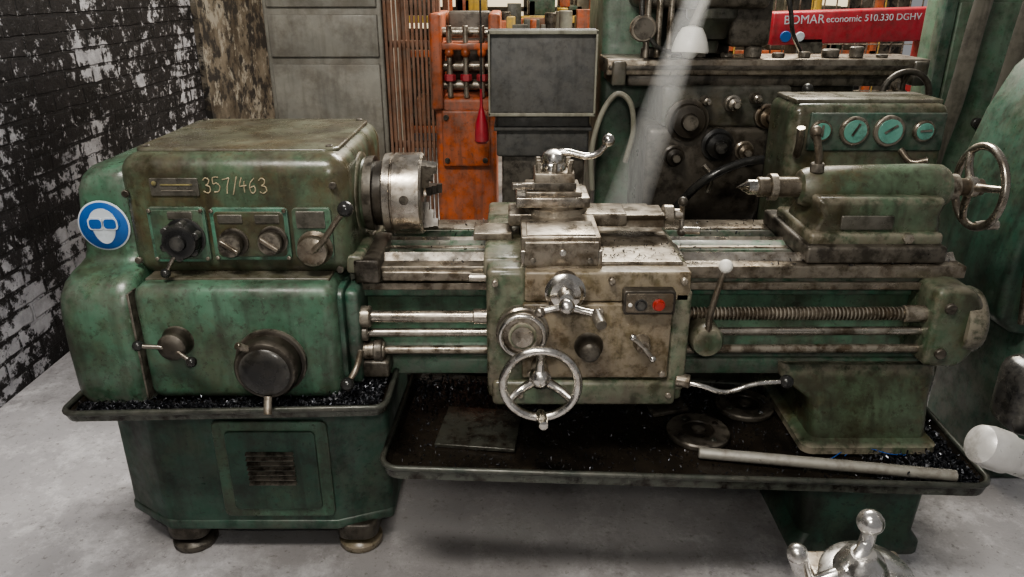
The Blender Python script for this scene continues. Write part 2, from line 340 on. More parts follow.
# ---- headstock casting
box('headstock_casting',-.95,-.40,1.75,2.28,.92,1.232,'green_dirty',L,bev=.05,seg=7)
prism('headstock_lid',rrect(-.925,-.425,1.80,2.25,.04),'z',1.225,1.238,'top',L,bev=.006,seg=3)
for i,(x,y) in enumerate(((-.90,1.83),(-.45,1.83),(-.90,2.22),(-.45,2.22))): cyl(f'lid_screw_{i+1}',(x,y,1.236),(x,y,1.242),.009,'dark',L,seg=16)
rev('spindle_boss',(-.41,1.95,1.088),(1,0,0),[(0,.112),(.012,.110),(.018,.095),(.03,.09)],'green_dirty',L)
box('headstock_foot_right',-.42,-.375,1.765,2.2,.925,.975,'green_dirty',L,bev=.01)
def plate(name,x0,x1,z0,z1,y,mat,r=.012,t=.008,bev=.002): return prism(name,rrect(x0,x1,z0,z1,r),'y',y-t,y+.004,mat,L,bev=bev)
plate('speed_plate',-.885,-.745,.968,1.108,1.75,'green_bright',t=.01)
plate('speed_plate_inset',-.878,-.752,.975,1.101,1.742,'green',t=.003)
plate('feed_plate',-.735,-.545,.972,1.106,1.75,'green_bright',t=.008)
plate('feed_plate_inset',-.725,-.555,.982,1.097,1.743,'green_dirty',t=.003)
plate('thread_plate',-.535,-.44,.975,1.106,1.75,'green',t=.008)
plate('thread_label',-.525,-.455,1.055,1.098,1.742,'label',t=.003,r=.003)
plate('speed_label_1',-.835,-.775,1.078,1.098,1.740,'label',t=.003,r=.003)
plate('feed_label_1',-.715,-.655,1.068,1.09,1.740,'label',t=.003,r=.003)
plate('feed_label_2',-.625,-.565,1.068,1.09,1.740,'label',t=.003,r=.003)
for i,(x,z) in enumerate(((-.878,1.1),(-.753,1.1),(-.878,.977),(-.753,.977),(-.728,1.099),(-.552,1.099),(-.728,.979),(-.552,.979))):
    cyl(f'plate_screw_{i+1}',(x,1.742,z),(x,1.736,z),.005,'steel_dirty',L,seg=12)
rev('speed_selector_knob',(-.80,1.742,1.032),(0,-1,0),[(0,.05),(.008,.05),(.01,.043),(.035,.044),(.045,.040),(.047,.02),(.055,.018),(.057,0)],'black',L)
for a in range(0,360,60):
    ca,sa=math.cos(math.radians(a+20)),math.sin(math.radians(a+20)); cyl(f'knob_lobe_{a}',(-.80+.041*ca,1.725,1.032+.041*sa),(-.80+.041*ca,1.70,1.032+.041*sa),.010,'black',L,seg=16)
tube('speed_selector_lever',[(-.80,1.715,1.02),(-.825,1.70,.985),(-.838,1.695,.962)],.005,'steel',L); ball('speed_lever_ball',(-.842,1.693,.956),.012,'black',L)
for i,(x,z) in enumerate(((-.682,1.02),(-.585,1.026))):
    rev(f'feed_knob_{i+1}',(x,1.74,z),(0,-1,0),[(0,.036),(.006,.036),(.008,.027),(.03,.03),(.038,.027),(.04,0)],'dark',L,seg=24)
    box(f'feed_knob_grip_{i+1}',x-.026,x+.026,1.694,1.705,z-.006,z+.006,'steel_dirty',L,rot=(0,.6,0))
rev('clutch_lever_hub',(-.485,1.75,1.005),(0,-1,0),[(0,.044),(.012,.044),(.02,.036),(.045,.036),(.052,.02),(.053,0)],'steel_dirty',L)
tube('clutch_lever',[(-.485,1.705,1.005),(-.45,1.69,1.04),(-.41,1.67,1.095),(-.39,1.66,1.118)],.0085,'steel_dirty',L,r2=.006)
ball('clutch_lever_ball',(-.383,1.656,1.128),.019,'black',L)
plate('maker_plate',-.868,-.752,1.135,1.178,1.75,'label',r=.003,t=.004,bev=.001)
plate('maker_plate_band',-.842,-.765,1.161,1.164,1.746,'brass',r=.001,t=.002,bev=0)
plate('maker_plate_band_2',-.842,-.765,1.147,1.149,1.746,'steel_dirty',r=.001,t=.002,bev=0)
cyl('maker_plate_badge',(-.856,1.747,1.166),(-.856,1.742,1.166),.006,'brass',L,seg=16)
GL={'3':[[(.1,.85),(.35,1),(.6,.85),(.5,.6),(.3,.52),(.6,.42),(.65,.15),(.35,0),(.05,.12)]],
 '5':[[(.6,1),(.15,.97),(.12,.58),(.4,.62),(.62,.38),(.5,.08),(.1,.03)]],
 '7':[[(.05,.92),(.35,.97),(.65,1),(.45,.5),(.3,0)]],'/':[[(.05,-.1),(.45,1.1)]],
 '4':[[(.35,1),(.1,.45),(.35,.42),(.7,.46)],[(.5,.75),(.48,.35),(.45,0)]],
 '6':[[(.55,1),(.2,.7),(.08,.3),(.3,.0),(.6,.2),(.5,.48),(.15,.38)]]}
xo=-.742
for k,ch in enumerate('357/463'):
    h=.037; w_=.027
    for j,s in enumerate(GL[ch]):
        P=[(xo+p[0]*w_+random.uniform(-.0012,.0012),1.7496,1.141+.0016*math.sin(k*2)+p[1]*h) for p in s]
        tube(f'painted_number_{k}_{j}',P,.0016,'chalk',L,seg=6)
    xo+= .016 if ch=='/' else .0235
for i,(x,z) in enumerate(((-.93,1.14),(-.93,.97),(-.43,1.16),(-.43,.945))): cyl(f'casting_plug_{i+1}',(x,1.752,z),(x,1.743,z),.009,'dark',L,seg=16)
# ---- chuck (axis x)
CZ=1.088;CY=1.95
rev('spindle_flange',(-.385,CY,CZ),(1,0,0),[(0,.098),(.012,.1),(.022,.1),(.024,.086),(.050,.086)],'dark',L,seg=48)
for k in range(6):
    a=k*math.pi/3+.3; cyl(f'flange_stud_{k+1}',(-.365,CY+.075*math.sin(a),CZ+.075*math.cos(a)),(-.33,CY+.075*math.sin(a),CZ+.075*math.cos(a)),.010,'steel_dirty',L,seg=8)
rev('chuck_body',(-.338,CY,CZ),(1,0,0),[(0,.100),(.004,.106),(.022,.108),(.024,.104),(.028,.104),(.03,.108),(.098,.108),(.104,.102),(.104,.03),(.08,.028),(.08,0)],'steel',L,seg=64)
for i in range(3):
    a=math.radians(25+120*i); q=Matrix.Rotation(a,3,'X')
    bm=bmesh.new()
    for (t0,t1,r0,r1) in ((0,.014,.028,.1),(.014,.026,.05,.098),(.026,.038,.074,.096)):
        g=bmesh.ops.create_cube(bm,size=1)['verts']
        for v in g: v.co=V(((t0+t1)/2+v.co.x*(t1-t0),v.co.y*.024,(r0+r1)/2+v.co.z*(r1-r0)))
    for v in bm.verts: v.co=q@v.co+V((-.234,CY,CZ))
    finish(bm,f'chuck_jaw_{i+1}','dark',L)
    a2=a+math.pi/3; d=V((0,-math.sin(a2),math.cos(a2)))
    p=V((-.276,CY,CZ))+d*.102; cyl(f'chuck_key_socket_{i+1}',p,p+d*.008,.012,'dark',L,seg=20)
# ---- feed gearbox
box('feed_gearbox',-.925,-.430,1.66,2.0,.618,.932,'green',L,bev=.034,seg=6)
box('feed_gearbox_lid',-.905,-.45,1.71,1.98,.926,.936,'top',L,bev=.004)
prism('feed_gearbox_side_flange',rrect(1.69,1.85,.65,.91,.03),'x',-.44,-.418,'green_dark',L,bev=.004)
rev('gear_selector_hub',(-.826,1.66,.79),(0,-1,0),[(0,.04),(.008,.038),(.02,.034),(.04,.034),(.048,.024),(.052,.012),(.053,0)],'dark',L)
tube('gear_selector_arm',[(-.895,1.61,.80),(-.826,1.615,.79),(-.782,1.61,.762)],.0055,'steel',L)
ball('gear_selector_ball_1',(-.900,1.61,.801),.013,'black',L); ball('gear_selector_ball_2',(-.778,1.61,.757),.013,'black',L)
rev('feed_dial_drum',(-.60,1.66,.735),(0,-1,0),[(0,.088),(.01,.088),(.014,.078),(.05,.078),(.058,.072),(.06,.06),(.062,.055),(.066,.05),(.066,0)],'dark',L,seg=48)
rev('feed_dial_cap',(-.60,1.602,.735),(0,-1,0),[(0,.06),(.006,.062),(.012,.056),(.016,.03),(.017,0)],'black',L,seg=40)
cyl('feed_dial_pin',(-.635,1.61,.79),(-.655,1.59,.812),.009,'steel_dirty',L)
cyl('feed_dial_handle',(-.60,1.60,.668),(-.598,1.575,.63),.010,'steel_dirty',L)
tube('reverse_lever',[(-.385,1.70,.74),(-.39,1.66,.715),(-.405,1.64,.69)],.008,'steel_dirty',L); ball('reverse_lever_ball',(-.41,1.632,.683),.018,'black',L)
# ---- bed
bedp=[(1.80,.935),(1.80,.890),(1.835,.870),(1.835,.70),(1.81,.66),(1.81,.62),(2.2,.62),(2.2,.66),(2.17,.70),(2.17,.87),(2.2,.89),(2.2,.93),
    (2.19,.935),(2.10,.935),(2.10,.88),(2.03,.88),(2.03,.935),(1.99,.935),(1.97,.95),(1.95,.935),(1.93,.935),(1.93,.88),(1.90,.88),(1.90,.935),(1.87,.935),(1.85,.952),(1.83,.935)]
prism('bed_casting',bedp,'x',-.42,1.15,'green',L,bev=.002,seg=1)
box('front_way',-.40,1.165,1.788,1.895,.905,.938,'steel_dirty',L,bev=.003)
prism('front_vee_way',[(1.83,.936),(1.852,.956),(1.872,.936)],'x',-.40,1.16,'steel',L,bev=.001,seg=1)
box('inner_way',-.40,1.16,1.94,2.03,.92,.939,'steel_dirty',L,bev=.003)
prism('inner_vee_way',[(1.965,.938),(1.985,.955),(2.005,.938)],'x',-.40,1.155,'steel',L,bev=.001,seg=1)
box('rear_way',-.40,1.16,2.11,2.20,.915,.940,'steel_dirty',L,bev=.003)
box('bed_rack',-.40,1.06,1.785,1.80,.875,.893,'steel_dirty',L,bev=.001)
box('bed_skirt',.44,1.14,1.822,1.84,.845,.872,'green_bright',L,bev=.004)
box('bed_skirt_left',-.40,-.06,1.80,1.84,.85,.895,'green_bright',L,bev=.006)
box('bed_lower_skirt',-.40,1.14,1.80,1.84,.620,.668,'green',L,bev=.008)
box('bed_left_cheek',-.42,-.385,1.71,1.85,.64,.90,'green_dark',L,bev=.012)
box('bed_gap_block',-.40,-.335,1.76,2.0,.90,.965,'dark',L,bev=.008)
box('bed_gap_bridge',-.335,-.10,1.778,1.83,.900,.928,'steel_dirty',L,bev=.006)
cyl('bed_stop_screw',(-.11,1.77,.915),(-.06,1.77,.915),.012,'steel',L)
def ringprof(x0,x1,r,d,p):
    o=[(0,r-d)];t=0
    while t<x1-x0-p:
        o+=[(t+p*.1,r),(t+p*.45,r),(t+p*.55,r-d),(t+p,r-d)]; t+=p
    o.append((x1-x0,r-d)); return o
rev('lead_screw',(.40,1.745,.826),(1,0,0),ringprof(0,.66,.0175,.004,.010),'steel_dirty',L,seg=24,ang=20)
cyl('lead_screw_left',(-.41,1.745,.818),(.0,1.745,.818),.0155,'steel',L)
cyl('feed_rod',(-.41,1.745,.772),(1.08,1.745,.778),.011,'steel',L)
cyl('control_rod',(-.41,1.745,.722),(1.08,1.745,.727),.0115,'steel_dirty',L)
for i,(x0,x1,z,r,m) in enumerate(((-.42,-.36,.818,.028,'steel_dirty'),(-.42,-.37,.772,.022,'dark'),(-.42,-.33,.722,.024,'steel_dirty'),(-.10,-.06,.818,.020,'steel'),(1.0,1.06,.826,.022,'steel_dirty'),(-.36,-.335,.722,.03,'dark'))):
    cyl(f'rod_collar_{i+1}',(x0,1.745,z),(x1,1.745,z),r,m,L)
box('rod_sleeve_block',-.40,-.32,1.72,1.80,.650,.70,'dark',L,bev=.01)
pts=[(1.055,.695),(1.055,.905),(1.11,.912)]+[(1.125+.065*math.cos(math.radians(a)),.80+.11*math.sin(math.radians(a))) for a in range(80,-91,-15)]
prism('lead_screw_end_bracket',pts,'y',1.70,1.84,'green_dirty',L,bev=.015,seg=4)
rev('end_bracket_boss',(1.15,1.77,.80),(1,-.12,0),[(0,.088),(.035,.088),(.048,.082),(.056,.068),(.060,.04),(.061,0)],'green_dirty',L)
cyl('end_bracket_cap_1',(1.09,1.702,.86),(1.09,1.69,.86),.014,'dark',L); cyl('end_bracket_cap_2',(1.09,1.702,.735),(1.09,1.69,.735),.014,'dark',L)
# ---- carriage / saddle
box('saddle_left_wing',-.07,.03,1.70,2.22,.94,.992,'green_dirty',L,bev=.012)
box('saddle_body',.0,.415,1.69,2.22,.94,.986,'steel_dirty',L,bev=.006)
box('saddle_right_wing',.30,.43,1.72,2.22,.94,.978,'green_dirty',L,bev=.012)
box('saddle_right_wiper',.415,.44,1.79,1.9,.938,.965,'dark',L,bev=.004)
box('apron_left_block',-.062,.035,1.640,1.83,.635,.985,'green_dirty',L,bev=.018,seg=4)
box('apron_body',.0,.43,1.652,1.80,.625,.955,'green_dirty',L,bev=.012,seg=4)
box('apron_front_plate',.025,.385,1.632,1.67,.70,.900,'apron',L,bev=.006)
box('apron_top_plate',.03,.425,1.640,1.72,.902,.978,'apron',L,bev=.006)
box('apron_bottom_box',-.05,.41,1.628,1.78,.622,.692,'green_dirty',L,bev=.014,seg=4)
box('apron_right_flange',.385,.432,1.640,1.79,.66,.93,'green_dirty',L,bev=.01)
for i,(x,z) in enumerate(((.045,.885),(.37,.885),(.045,.715),(.37,.715),(.21,.885),(.02,.655),(.39,.655),(.405,.96),(.235,.96),(-.04,.955))):
    cyl(f'apron_bolt_{i+1}',(x,1.645,z),(x,1.622,z),.008,'steel_dirty',L,seg=12)
prism('switch_box',rrect(.262,.385,.882,.942,.008),'y',1.612,1.645,'dark',L,bev=.003)
prism('switch_box_face',rrect(.268,.379,.888,.936,.006),'y',1.609,1.614,'steel_dirty',L,bev=.001)
rev('start_button',(.303,1.610,.908),(0,-1,0),[(0,.015),(.003,.015),(.004,.011),(.010,.010),(.011,0)],'black',L)
rev('stop_button',(.345,1.610,.908),(0,-1,0),[(0,.015),(.003,.015),(.004,.012),(.011,.011),(.012,0)],'red',L)
cyl('pilot_lamp',(.278,1.612,.908),(.278,1.606,.908),.005,'white',L,seg=16)
wheel('apron_handwheel',(.067,1.530,.740),(0,-1,0),.088,.0105,'chrome',L,spokes=3,hub=.026,dish=.03,a0=90,sr=.009)
cyl('apron_handwheel_shaft',(.067,1.57,.74),(.067,1.64,.74),.02,'steel_dirty',L)
rev('apron_handwheel_grip',(.067,1.525,.668),(.1,-1,.0),[(0,.009),(.01,.012),(.04,.014),(.06,.011),(.064,0)],'chrome',L)
rev('traverse_dial',(.025,1.64,.832),(0,-1,0),[(0,.064),(.02,.064),(.024,.060),(.04,.060),(.044,.054),(.044,.05),(.038,.046),(.038,.03),(.05,.026),(.052,0)],'steel',L,seg=56)
torus('traverse_dial_ring',(.025,1.598,.832),(0,-1,0),.052,.006,'chrome',L)
rev('traverse_dial_hub',(.025,1.602,.832),(0,-1,0),[(0,.034),(.006,.034),(.008,.026),(.012,0)],'green_dirty',L)
rev('cross_feed_dial',(.125,1.645,.937),(0,-1,0),[(0,.045),(.015,.047),(.03,.048),(.034,.042),(.045,.036),(.047,.02),(.075,.016),(.08,0)],'chrome',L,seg=48)
tube('cross_feed_crank',[(.068,1.560,.914),(.10,1.563,.920),(.125,1.565,.922),(.16,1.562,.914),(.188,1.558,.909)],.0085,'chrome',L)
ball('cross_feed_crank_ball',(.064,1.558,.913),.013,'steel',L); ball('cross_feed_crank_hub',(.125,1.562,.923),.019,'chrome',L)
cyl('cross_feed_grip',(.192,1.562,.908),(.2,1.51,.900),.0125,'dark',L)
rev('feed_engage_knob',(.187,1.632,.79),(0,-1,0),[(0,.036),(.01,.034),(.02,.026),(.04,.024),(.045,.018),(.046,0)],'dark',L)
rev('half_nut_hub',(.315,1.632,.80),(0,-1,0),[(0,.022),(.01,.02),(.03,.016),(.032,0)],'steel_dirty',L)
tube('half_nut_lever',[(.315,1.605,.80),(.29,1.60,.825)],.006,'steel',L); tube('half_nut_lever_2',[(.315,1.605,.80),(.335,1.598,.775)],.006,'steel',L); ball('half_nut_tip',(.288,1.6,.828),.009,'chrome',L); ball('half_nut_tip_2',(.338,1.598,.772),.009,'chrome',L)
rev('spindle_control_hub',(.488,1.80,.778),(0,-1,0),[(0,.04),(.09,.042),(.12,.042),(.13,.036),(.133,.02),(.134,0)],'green_dirty',L)
tube('spindle_control_lever',[(.488,1.68,.80),(.485,1.665,.86),(.490,1.645,.93),(.497,1.63,.985)],.009,'steel_dirty',L,r2=.006); ball('spindle_control_ball',(.498,1.628,.998),.0165,'white',L)
tube('feed_lever',[(.43,1.64,.685),(.47,1.625,.683),(.53,1.62,.668),(.60,1.62,.690),(.665,1.62,.697)],.0075,'chrome',L,r2=.006); ball('feed_lever_ball',(.678,1.62,.697),.0175,'black',L)
cyl('feed_lever_boss',(.41,1.65,.688),(.445,1.64,.686),.018,'steel_dirty',L)
# cross slide + compound + tool post
prism('cross_slide',[(.02,.984),(.035,1.010),(.022,1.016),(.022,1.052),(.212,1.052),(.212,1.016),(.198,1.010),(.215,.984)],'y',1.68,2.20,'steel_dirty',L,bev=.003)
box('cross_slide_front_cap',.02,.215,1.668,1.684,.972,1.022,'steel',L,bev=.003)
box('cross_slide_face',.03,.205,1.662,1.672,.985,1.045,'steel_dirty',L,bev=.003)
box('cross_slide_way_cover',.035,.20,1.69,1.80,1.050,1.056,'steel',L,bev=.002)
for i,x in enumerate((.05,.185)): cyl(f'slide_cap_screw_{i+1}',(x,1.665,1.0),(x,1.657,1.0),.007,'dark',L,seg=12)
cyl('cross_slide_oiler',(.12,1.663,1.02),(.12,1.655,1.02),.008,'chrome',L)
rev('compound_swivel',(.115,1.92,1.050),(0,0,1),[(0,.085),(.018,.085),(.02,.078),(.028,.078)],'steel_dirty',L,seg=48)
box('compound_base',-.01,.30,1.865,1.975,1.020,1.055,'steel_dirty',L,bev=.006)
box('compound_top_slide',.01,.20,1.85,1.99,1.074,1.102,'steel',L,bev=.004)
prism('compound_slide_rail',[(1.865,1.018),(1.875,1.035),(1.865,1.052),(1.965,1.052),(1.955,1.035),(1.965,1.018)],'x',.14,.40,'steel_dirty',L,bev=.003)
cyl('compound_dial',(.40,1.915,1.04),(.43,1.915,1.04),.026,'steel_dirty',L); cyl('compound_hub',(.43,1.915,1.04),(.455,1.915,1.04),.015,'steel',L)
tube('compound_crank',[(.448,1.90,1.075),(.452,1.91,1.04),(.452,1.905,1.0)],.007,'steel',L); ball('compound_crank_ball_1',(.448,1.895,1.08),.013,'dark',L); ball('compound_crank_ball_2',(.452,1.9,.995),.012,'dark',L)
cyl('compound_crank_grip',(.45,1.9,1.0),(.50,1.895,1.0),.010,'steel',L)
box('follow_rest_plate',-.10,.0,1.84,1.93,.99,1.012,'steel_dirty',L,bev=.004)
box('tool_post_block',.058,.162,1.88,1.985,1.102,1.158,'steel_dirty',L,bev=.004)
box('tool_post_base',.035,.18,1.862,2.0,1.098,1.114,'steel_dirty',L,bev=.003)
box('tool_post_slot',.054,.166,1.874,1.884,1.116,1.134,'dark',L,bev=.001)
for i,(x,y) in enumerate(((.07,1.895),(.11,1.892),(.15,1.895),(.07,1.93),(.07,1.97),(.15,1.97),(.155,1.93))):
    cyl(f'tool_clamp_bolt_{i+1}',(x,y,1.15),(x,y,1.182),.007,'steel_dirty',L,seg=6)
box('tool_holder',.0,.075,1.872,1.89,1.118,1.134,'steel',L,bev=.002,rot=(0,0,.1))
rev('tool_post_lock_nut',(.108,1.93,1.157),(0,0,1),[(0,.034),(.012,.034),(.02,.028),(.032,.03),(.045,.026),(.052,.014),(.054,0)],'chrome',L)
tube('tool_post_lever',[(.10,1.93,1.195),(.14,1.925,1.204),(.19,1.92,1.195),(.222,1.915,1.203),(.243,1.91,1.228)],.0095,'chrome',L,r2=.008); ball('tool_post_lever_ball',(.247,1.908,1.238),.0165,'chrome',L)
# ---- tailstock
T_=1.105
box('tailstock_base',.755,1.115,1.80,2.16,.94,.985,'dark',L,bev=.008)
prism('tailstock_body',[(.80,.982),(1.12,.982),(1.11,1.05),(1.12,1.10),(.78,1.10),(.80,1.05),(.775,1.01)],'y',1.85,2.05,'green_dirty',L,bev=.02,seg=4)
box('tailstock_plinth',.77,1.115,1.83,2.10,.975,1.012,'green_dirty',L,bev=.01)
rev('tailstock_barrel',(.765,1.95,T_),(1,0,0),[(0,.036),(.004,.045),(.02,.052),(.06,.056),(.2,.060),(.33,.062),(.375,.060),(.39,.05),(.395,.03)],'green_dirty',L,seg=48)
rev('tailstock_quill',(.655,1.95,T_),(1,0,0),[(0,.024),(.002,.027),(.03,.027),(.032,.036),(.05,.036),(.052,.027),(.115,.027)],'steel_dirty',L)
rev('tailstock_center',(.598,1.95,T_),(1,0,0),[(0,0),(.03,.016),(.032,.02),(.058,.02)],'chrome',L)
plate('tailstock_plate',.85,.985,1.018,1.055,1.85,'label',r=.004,t=.005)
rev('tailstock_hub',(1.155,1.95,T_),(1,0,0),[(0,.035),(.03,.035),(.032,.024),(.10,.022)],'steel_dirty',L)
wheel('tailstock_handwheel',(1.25,1.95,T_),(1,0,0),.108,.0105,'steel',L,spokes=3,hub=.028,dish=.02,a0=20,sr=.009)
rev('tailstock_handwheel_grip',(1.25,1.93,T_-.10),(1,0,0),[(0,.009),(.02,.013),(.06,.013),(.07,0)],'steel',L)
tube('quill_clamp_lever',[(.80,1.93,1.155),(.797,1.92,1.19),(.785,1.91,1.225),(.775,1.905,1.255)],.010,'steel_dirty',L); ball('quill_clamp_ball',(.773,1.903,1.262),.014,'steel_dirty',L)
cyl('quill_clamp_boss',(.80,1.93,1.15),(.80,1.93,1.175),.018,'dark',L)
rev('tailstock_lock_bolt',(1.02,1.835,1.0),(0,-1,0),[(0,.014),(.015,.014),(.016,0)],'steel_dirty',L,seg=6)
# ---- right pedestal
hull('right_pedestal',[(.43,rrect(.785,1.152,1.70,2.12,.03)),(.45,rrect(.785,1.152,1.70,2.12,.03)),(.465,rrect(.81,1.13,1.725,2.1,.03)),(.52,rrect(.81,1.13,1.735,2.1,.03)),(.575,rrect(.79,1.13,1.745,2.1,.03)),(.605,rrect(.745,1.14,1.76,2.12,.03)),(.625,rrect(.725,1.15,1.77,2.12,.03)),(.66,rrect(.72,1.15,1.78,2.12,.03))],'green_dirty',L,ang=40)
hull('right_pedestal_foot',[(0,rrect(.85,1.245,1.80,2.16,.04)),(.03,rrect(.85,1.245,1.80,2.16,.04)),(.06,rrect(.875,1.225,1.82,2.12,.035)),(.40,rrect(.86,1.23,1.80,2.0,.035))],'green_dark',L,ang=40)
# ---- pan
def zp(x): return .445-.033*(x+.336)/1.55
def rc(cx,cy,r,a0,a1,n=6): return [(cx+r*math.cos(math.radians(a0+(a1-a0)*i/n)),cy+r*math.sin(math.radians(a0+(a1-a0)*i/n))) for i in range(n+1)]
outl=rc(-.286,1.635,.05,180,270)+rc(1.17,1.605,.05,-92,0)+rc(1.195,1.97,.04,0,90)+rc(-.27,2.12,.04,90,180)
traymesh('main_chip_pan',outl,zp,'pan','panrim',L,h=.022)
def in1():
    x=random.uniform(-1.1,-.36); return (x,random.triangular(1.622,1.66,1.64),zt(x)+.003+abs(random.gauss(0,.009)))
def in1b():
    x=random.uniform(-.46,-.335); y=random.uniform(1.63,1.85); return (x,y,zt(x)+.004+abs(random.gauss(0,.014)))
def in2():
    x=min(1.19,max(.95,random.gauss(1.13,.09))); y=random.uniform(1.58,1.95); return (x,y,zp(x)+abs(random.gauss(0,.012)))
def in3():
    x=random.uniform(-.29,1.17); return (x,random.uniform(1.60,2.05),zp(x)+.003)
def in4():
    x=random.uniform(-.30,1.15); return (x,max(1.75,2.08-abs(random.gauss(0,.08))),zp(x)+abs(random.gauss(0,.012)))
def in5():
    x=random.uniform(-.38,1.1); y=random.choice((1.915,2.07))+random.gauss(0,.012); return (x,y,.884+abs(random.gauss(0,.006)))
def in7():
    x=random.uniform(-.39,1.15); y=random.uniform(1.79,2.19); return (x,y,.941)
for nm,fn,n,s in (('swarf_headstock',in1,1300,.004),('swarf_corner',in1b,800,.0045),('swarf_pan_corner',in2,1300,.0055),('swarf_pan',in3,450,.0035),('swarf_pan_back',in4,900,.005),('swarf_bed',in5,500,.004),('swarf_ways',in7,220,.003)):
    scatter(nm,n,fn,s,'swarf',L); scatter(nm+'_dark',int(n*2.3),fn,s*1.2,'swarfdark',L)
def in6():
    x=random.uniform(.0,.42); y=random.uniform(1.70,1.85); return (x,y,.988+.0)
scatter('swarf_carriage',200,in6,.003,'swarfdark',L)

g=group('steel_bar'); cyl('bar_stock',(.50,1.685,zp(.5)+.018),(1.135,1.585,zp(1.135)+.030),.0155,'barsteel',g)
for i,(x,y,r) in enumerate(((.525,1.80,.088),(.70,1.95,.086))):
    g=group('faceplate_disc')
    rev('disc',(x,y,zp(x)+.001),(0,0,1),[(0,r-.003),(.004,r),(.014,r),(.018,r-.004),(.018,.045),(.014,.043),(.014,.02),(.02,.018),(.02,0)],'dark',g,seg=56)
    for k in range(4): 
        a=k*math.pi/2+.5; cyl(f'disc_slot_{k+1}',(x+.062*math.cos(a),y+.062*math.sin(a),zp(x)+.015),(x+.062*math.cos(a),y+.062*math.sin(a),zp(x)+.021),.009,'pan',g,seg=16)
g=group('steel_plate'); box('plate_body',-.20,.02,1.70,1.90,zp(-.1)+.002,zp(-.1)+.014,'pan',g,bev=.003,rot=(0,0,-.12))
g=group('steel_offcut'); box('offcut_body',.40,.52,1.90,1.98,zp(.46)+.002,zp(.46)+.014,'dark',g,bev=.003,rot=(0,0,.3))
g=group('blue_cable'); 
tube('cable_loop_1',[(.90,1.70,zp(.9)+.006),(.97,1.73,zp(.97)+.03),(1.05,1.70,zp(1.05)+.01),(1.1,1.72,zp(1.1)+.025),(1.14,1.76,zp(1.1)+.01)],.0018,'bluew',g,seg=6)
tube('cable_loop_2',[(.86,1.69,zp(.9)+.004),(.93,1.71,zp(.9)+.03),(1.02,1.69,zp(1.)+.02),(1.09,1.72,zp(1.09)+.006)],.0016,'bluew',g,seg=6)

# ---- safety sign on end cover
g=group('safety_goggles_sign'); sx,sz=-1.012,1.052; sy=1.7745
cyl('sign_disc',(sx,sy,sz),(sx,sy-.003,sz),.064,'signwhite',g,bev=.0005,seg=56)
cyl('sign_field',(sx,sy-.002,sz),(sx,sy-.0045,sz),.060,'blue',g,bev=.0005,seg=56)
hd=[(sx+.036*math.cos(a)*(1 if math.sin(a)>0 else .80),sz+.002+(.043 if math.sin(a)>0 else .048)*math.sin(a)) for a in [2*math.pi*i/40 for i in range(40)]]
prism('sign_head',hd,'y',sy-.004,sy-.006,'signwhite',g,bev=0)
prism('sign_goggle_strap',rrect(sx-.042,sx+.042,sz+.0,sz+.018,.004),'y',sy-.005,sy-.0068,'blue',g,bev=0)
for s in (-1,1):
    prism('sign_lens_rim',rrect(sx+s*.018-.019,sx+s*.018+.019,sz-.010,sz+.022,.010),'y',sy-.006,sy-.0078,'signwhite',g,bev=0)
    prism('sign_lens',rrect(sx+s*.018-.015,sx+s*.018+.015,sz-.006,sz+.018,.008),'y',sy-.0075,sy-.009,'blue',g,bev=0)

# ================================================================ ROOM
box('floor',-2.3,4.5,-1.5,9.2,-.1,0,'floor',None,bev=0)
box('wall_left',-2.3,-2.1,-1.5,5.2,0,3.6,'brick',None,bev=0)
box('wall_left_plaster',-2.3,-2.06,5.2,9.0,0,3.6,'plaster',None,bev=0)
box('wall_back',-2.3,4.5,9.0,9.2,0,3.6,'plaster',None,bev=0)
g=group('window_1')
box('window_glass',-1.4,3.8,8.96,8.99,1.15,2.9,'daylight',g,bev=0)
for i in range(11): box(f'mullion_{i+1}',-1.4+i*.52-.03,-1.4+i*.52+.03,8.90,8.97,1.1,2.95,'dark',g,bev=.003)
for z in (1.12,1.35,1.8,2.3,2.88): box('transom',-1.4,3.8,8.90,8.97,z,z+.05,'dark',g,bev=.003)

# ================================================================ BACKGROUND
g=group('grey_metal_cabinet')
box('cabinet_body',-1.10,-.575,3.5,4.2,0,2.0,'grey',g,bev=.01)
for z0,z1 in ((.1,.65),(.68,1.28),(1.31,1.49),(1.52,1.95)): box('drawer_front',-1.08,-.595,3.485,3.51,z0,z1,'grey',g,bev=.006)
g=group('slatted_crate')
for i in range(12): box(f'slat_{i+1}',-.565+i*.0195,-.553+i*.0195,3.48,3.50,.2,2.0,'wood',g,bev=.002)
for z in (.3,.9,1.35,1.9): box('rail',-.57,-.335,3.50,3.53,z,z+.03,'wood',g,bev=.004)
for x in (-.57,-.35):
    box('post',x,x+.03,3.5,3.56,0,2.0,'wood',g,bev=.004); box('rear_post',x,x+.03,4.0,4.06,0,2.0,'wood',g,bev=.004)
g=group('orange_press_machine')
box('lower_block',-.34,-.07,3.35,3.8,.0,1.15,'orange',g,bev=.02)
box('front_cover',-.31,-.10,3.32,3.36,.85,1.10,'orange',g,bev=.01)
for x in (-.29,-.12): 
    for z in (.88,1.07): cyl('cover_bolt',(x,3.325,z),(x,3.31,z),.012,'dark',g)
box('side_column',-.35,-.30,3.32,3.8,1.1,1.50,'orange',g,bev=.012); box('side_column_r',-.10,-.05,3.32,3.8,1.1,1.50,'orange',g,bev=.012)
for z in (1.20,1.28,1.42): cyl('roller',(-.33,3.4,z),(-.07,3.4,z),.022,'steel_dirty',g)
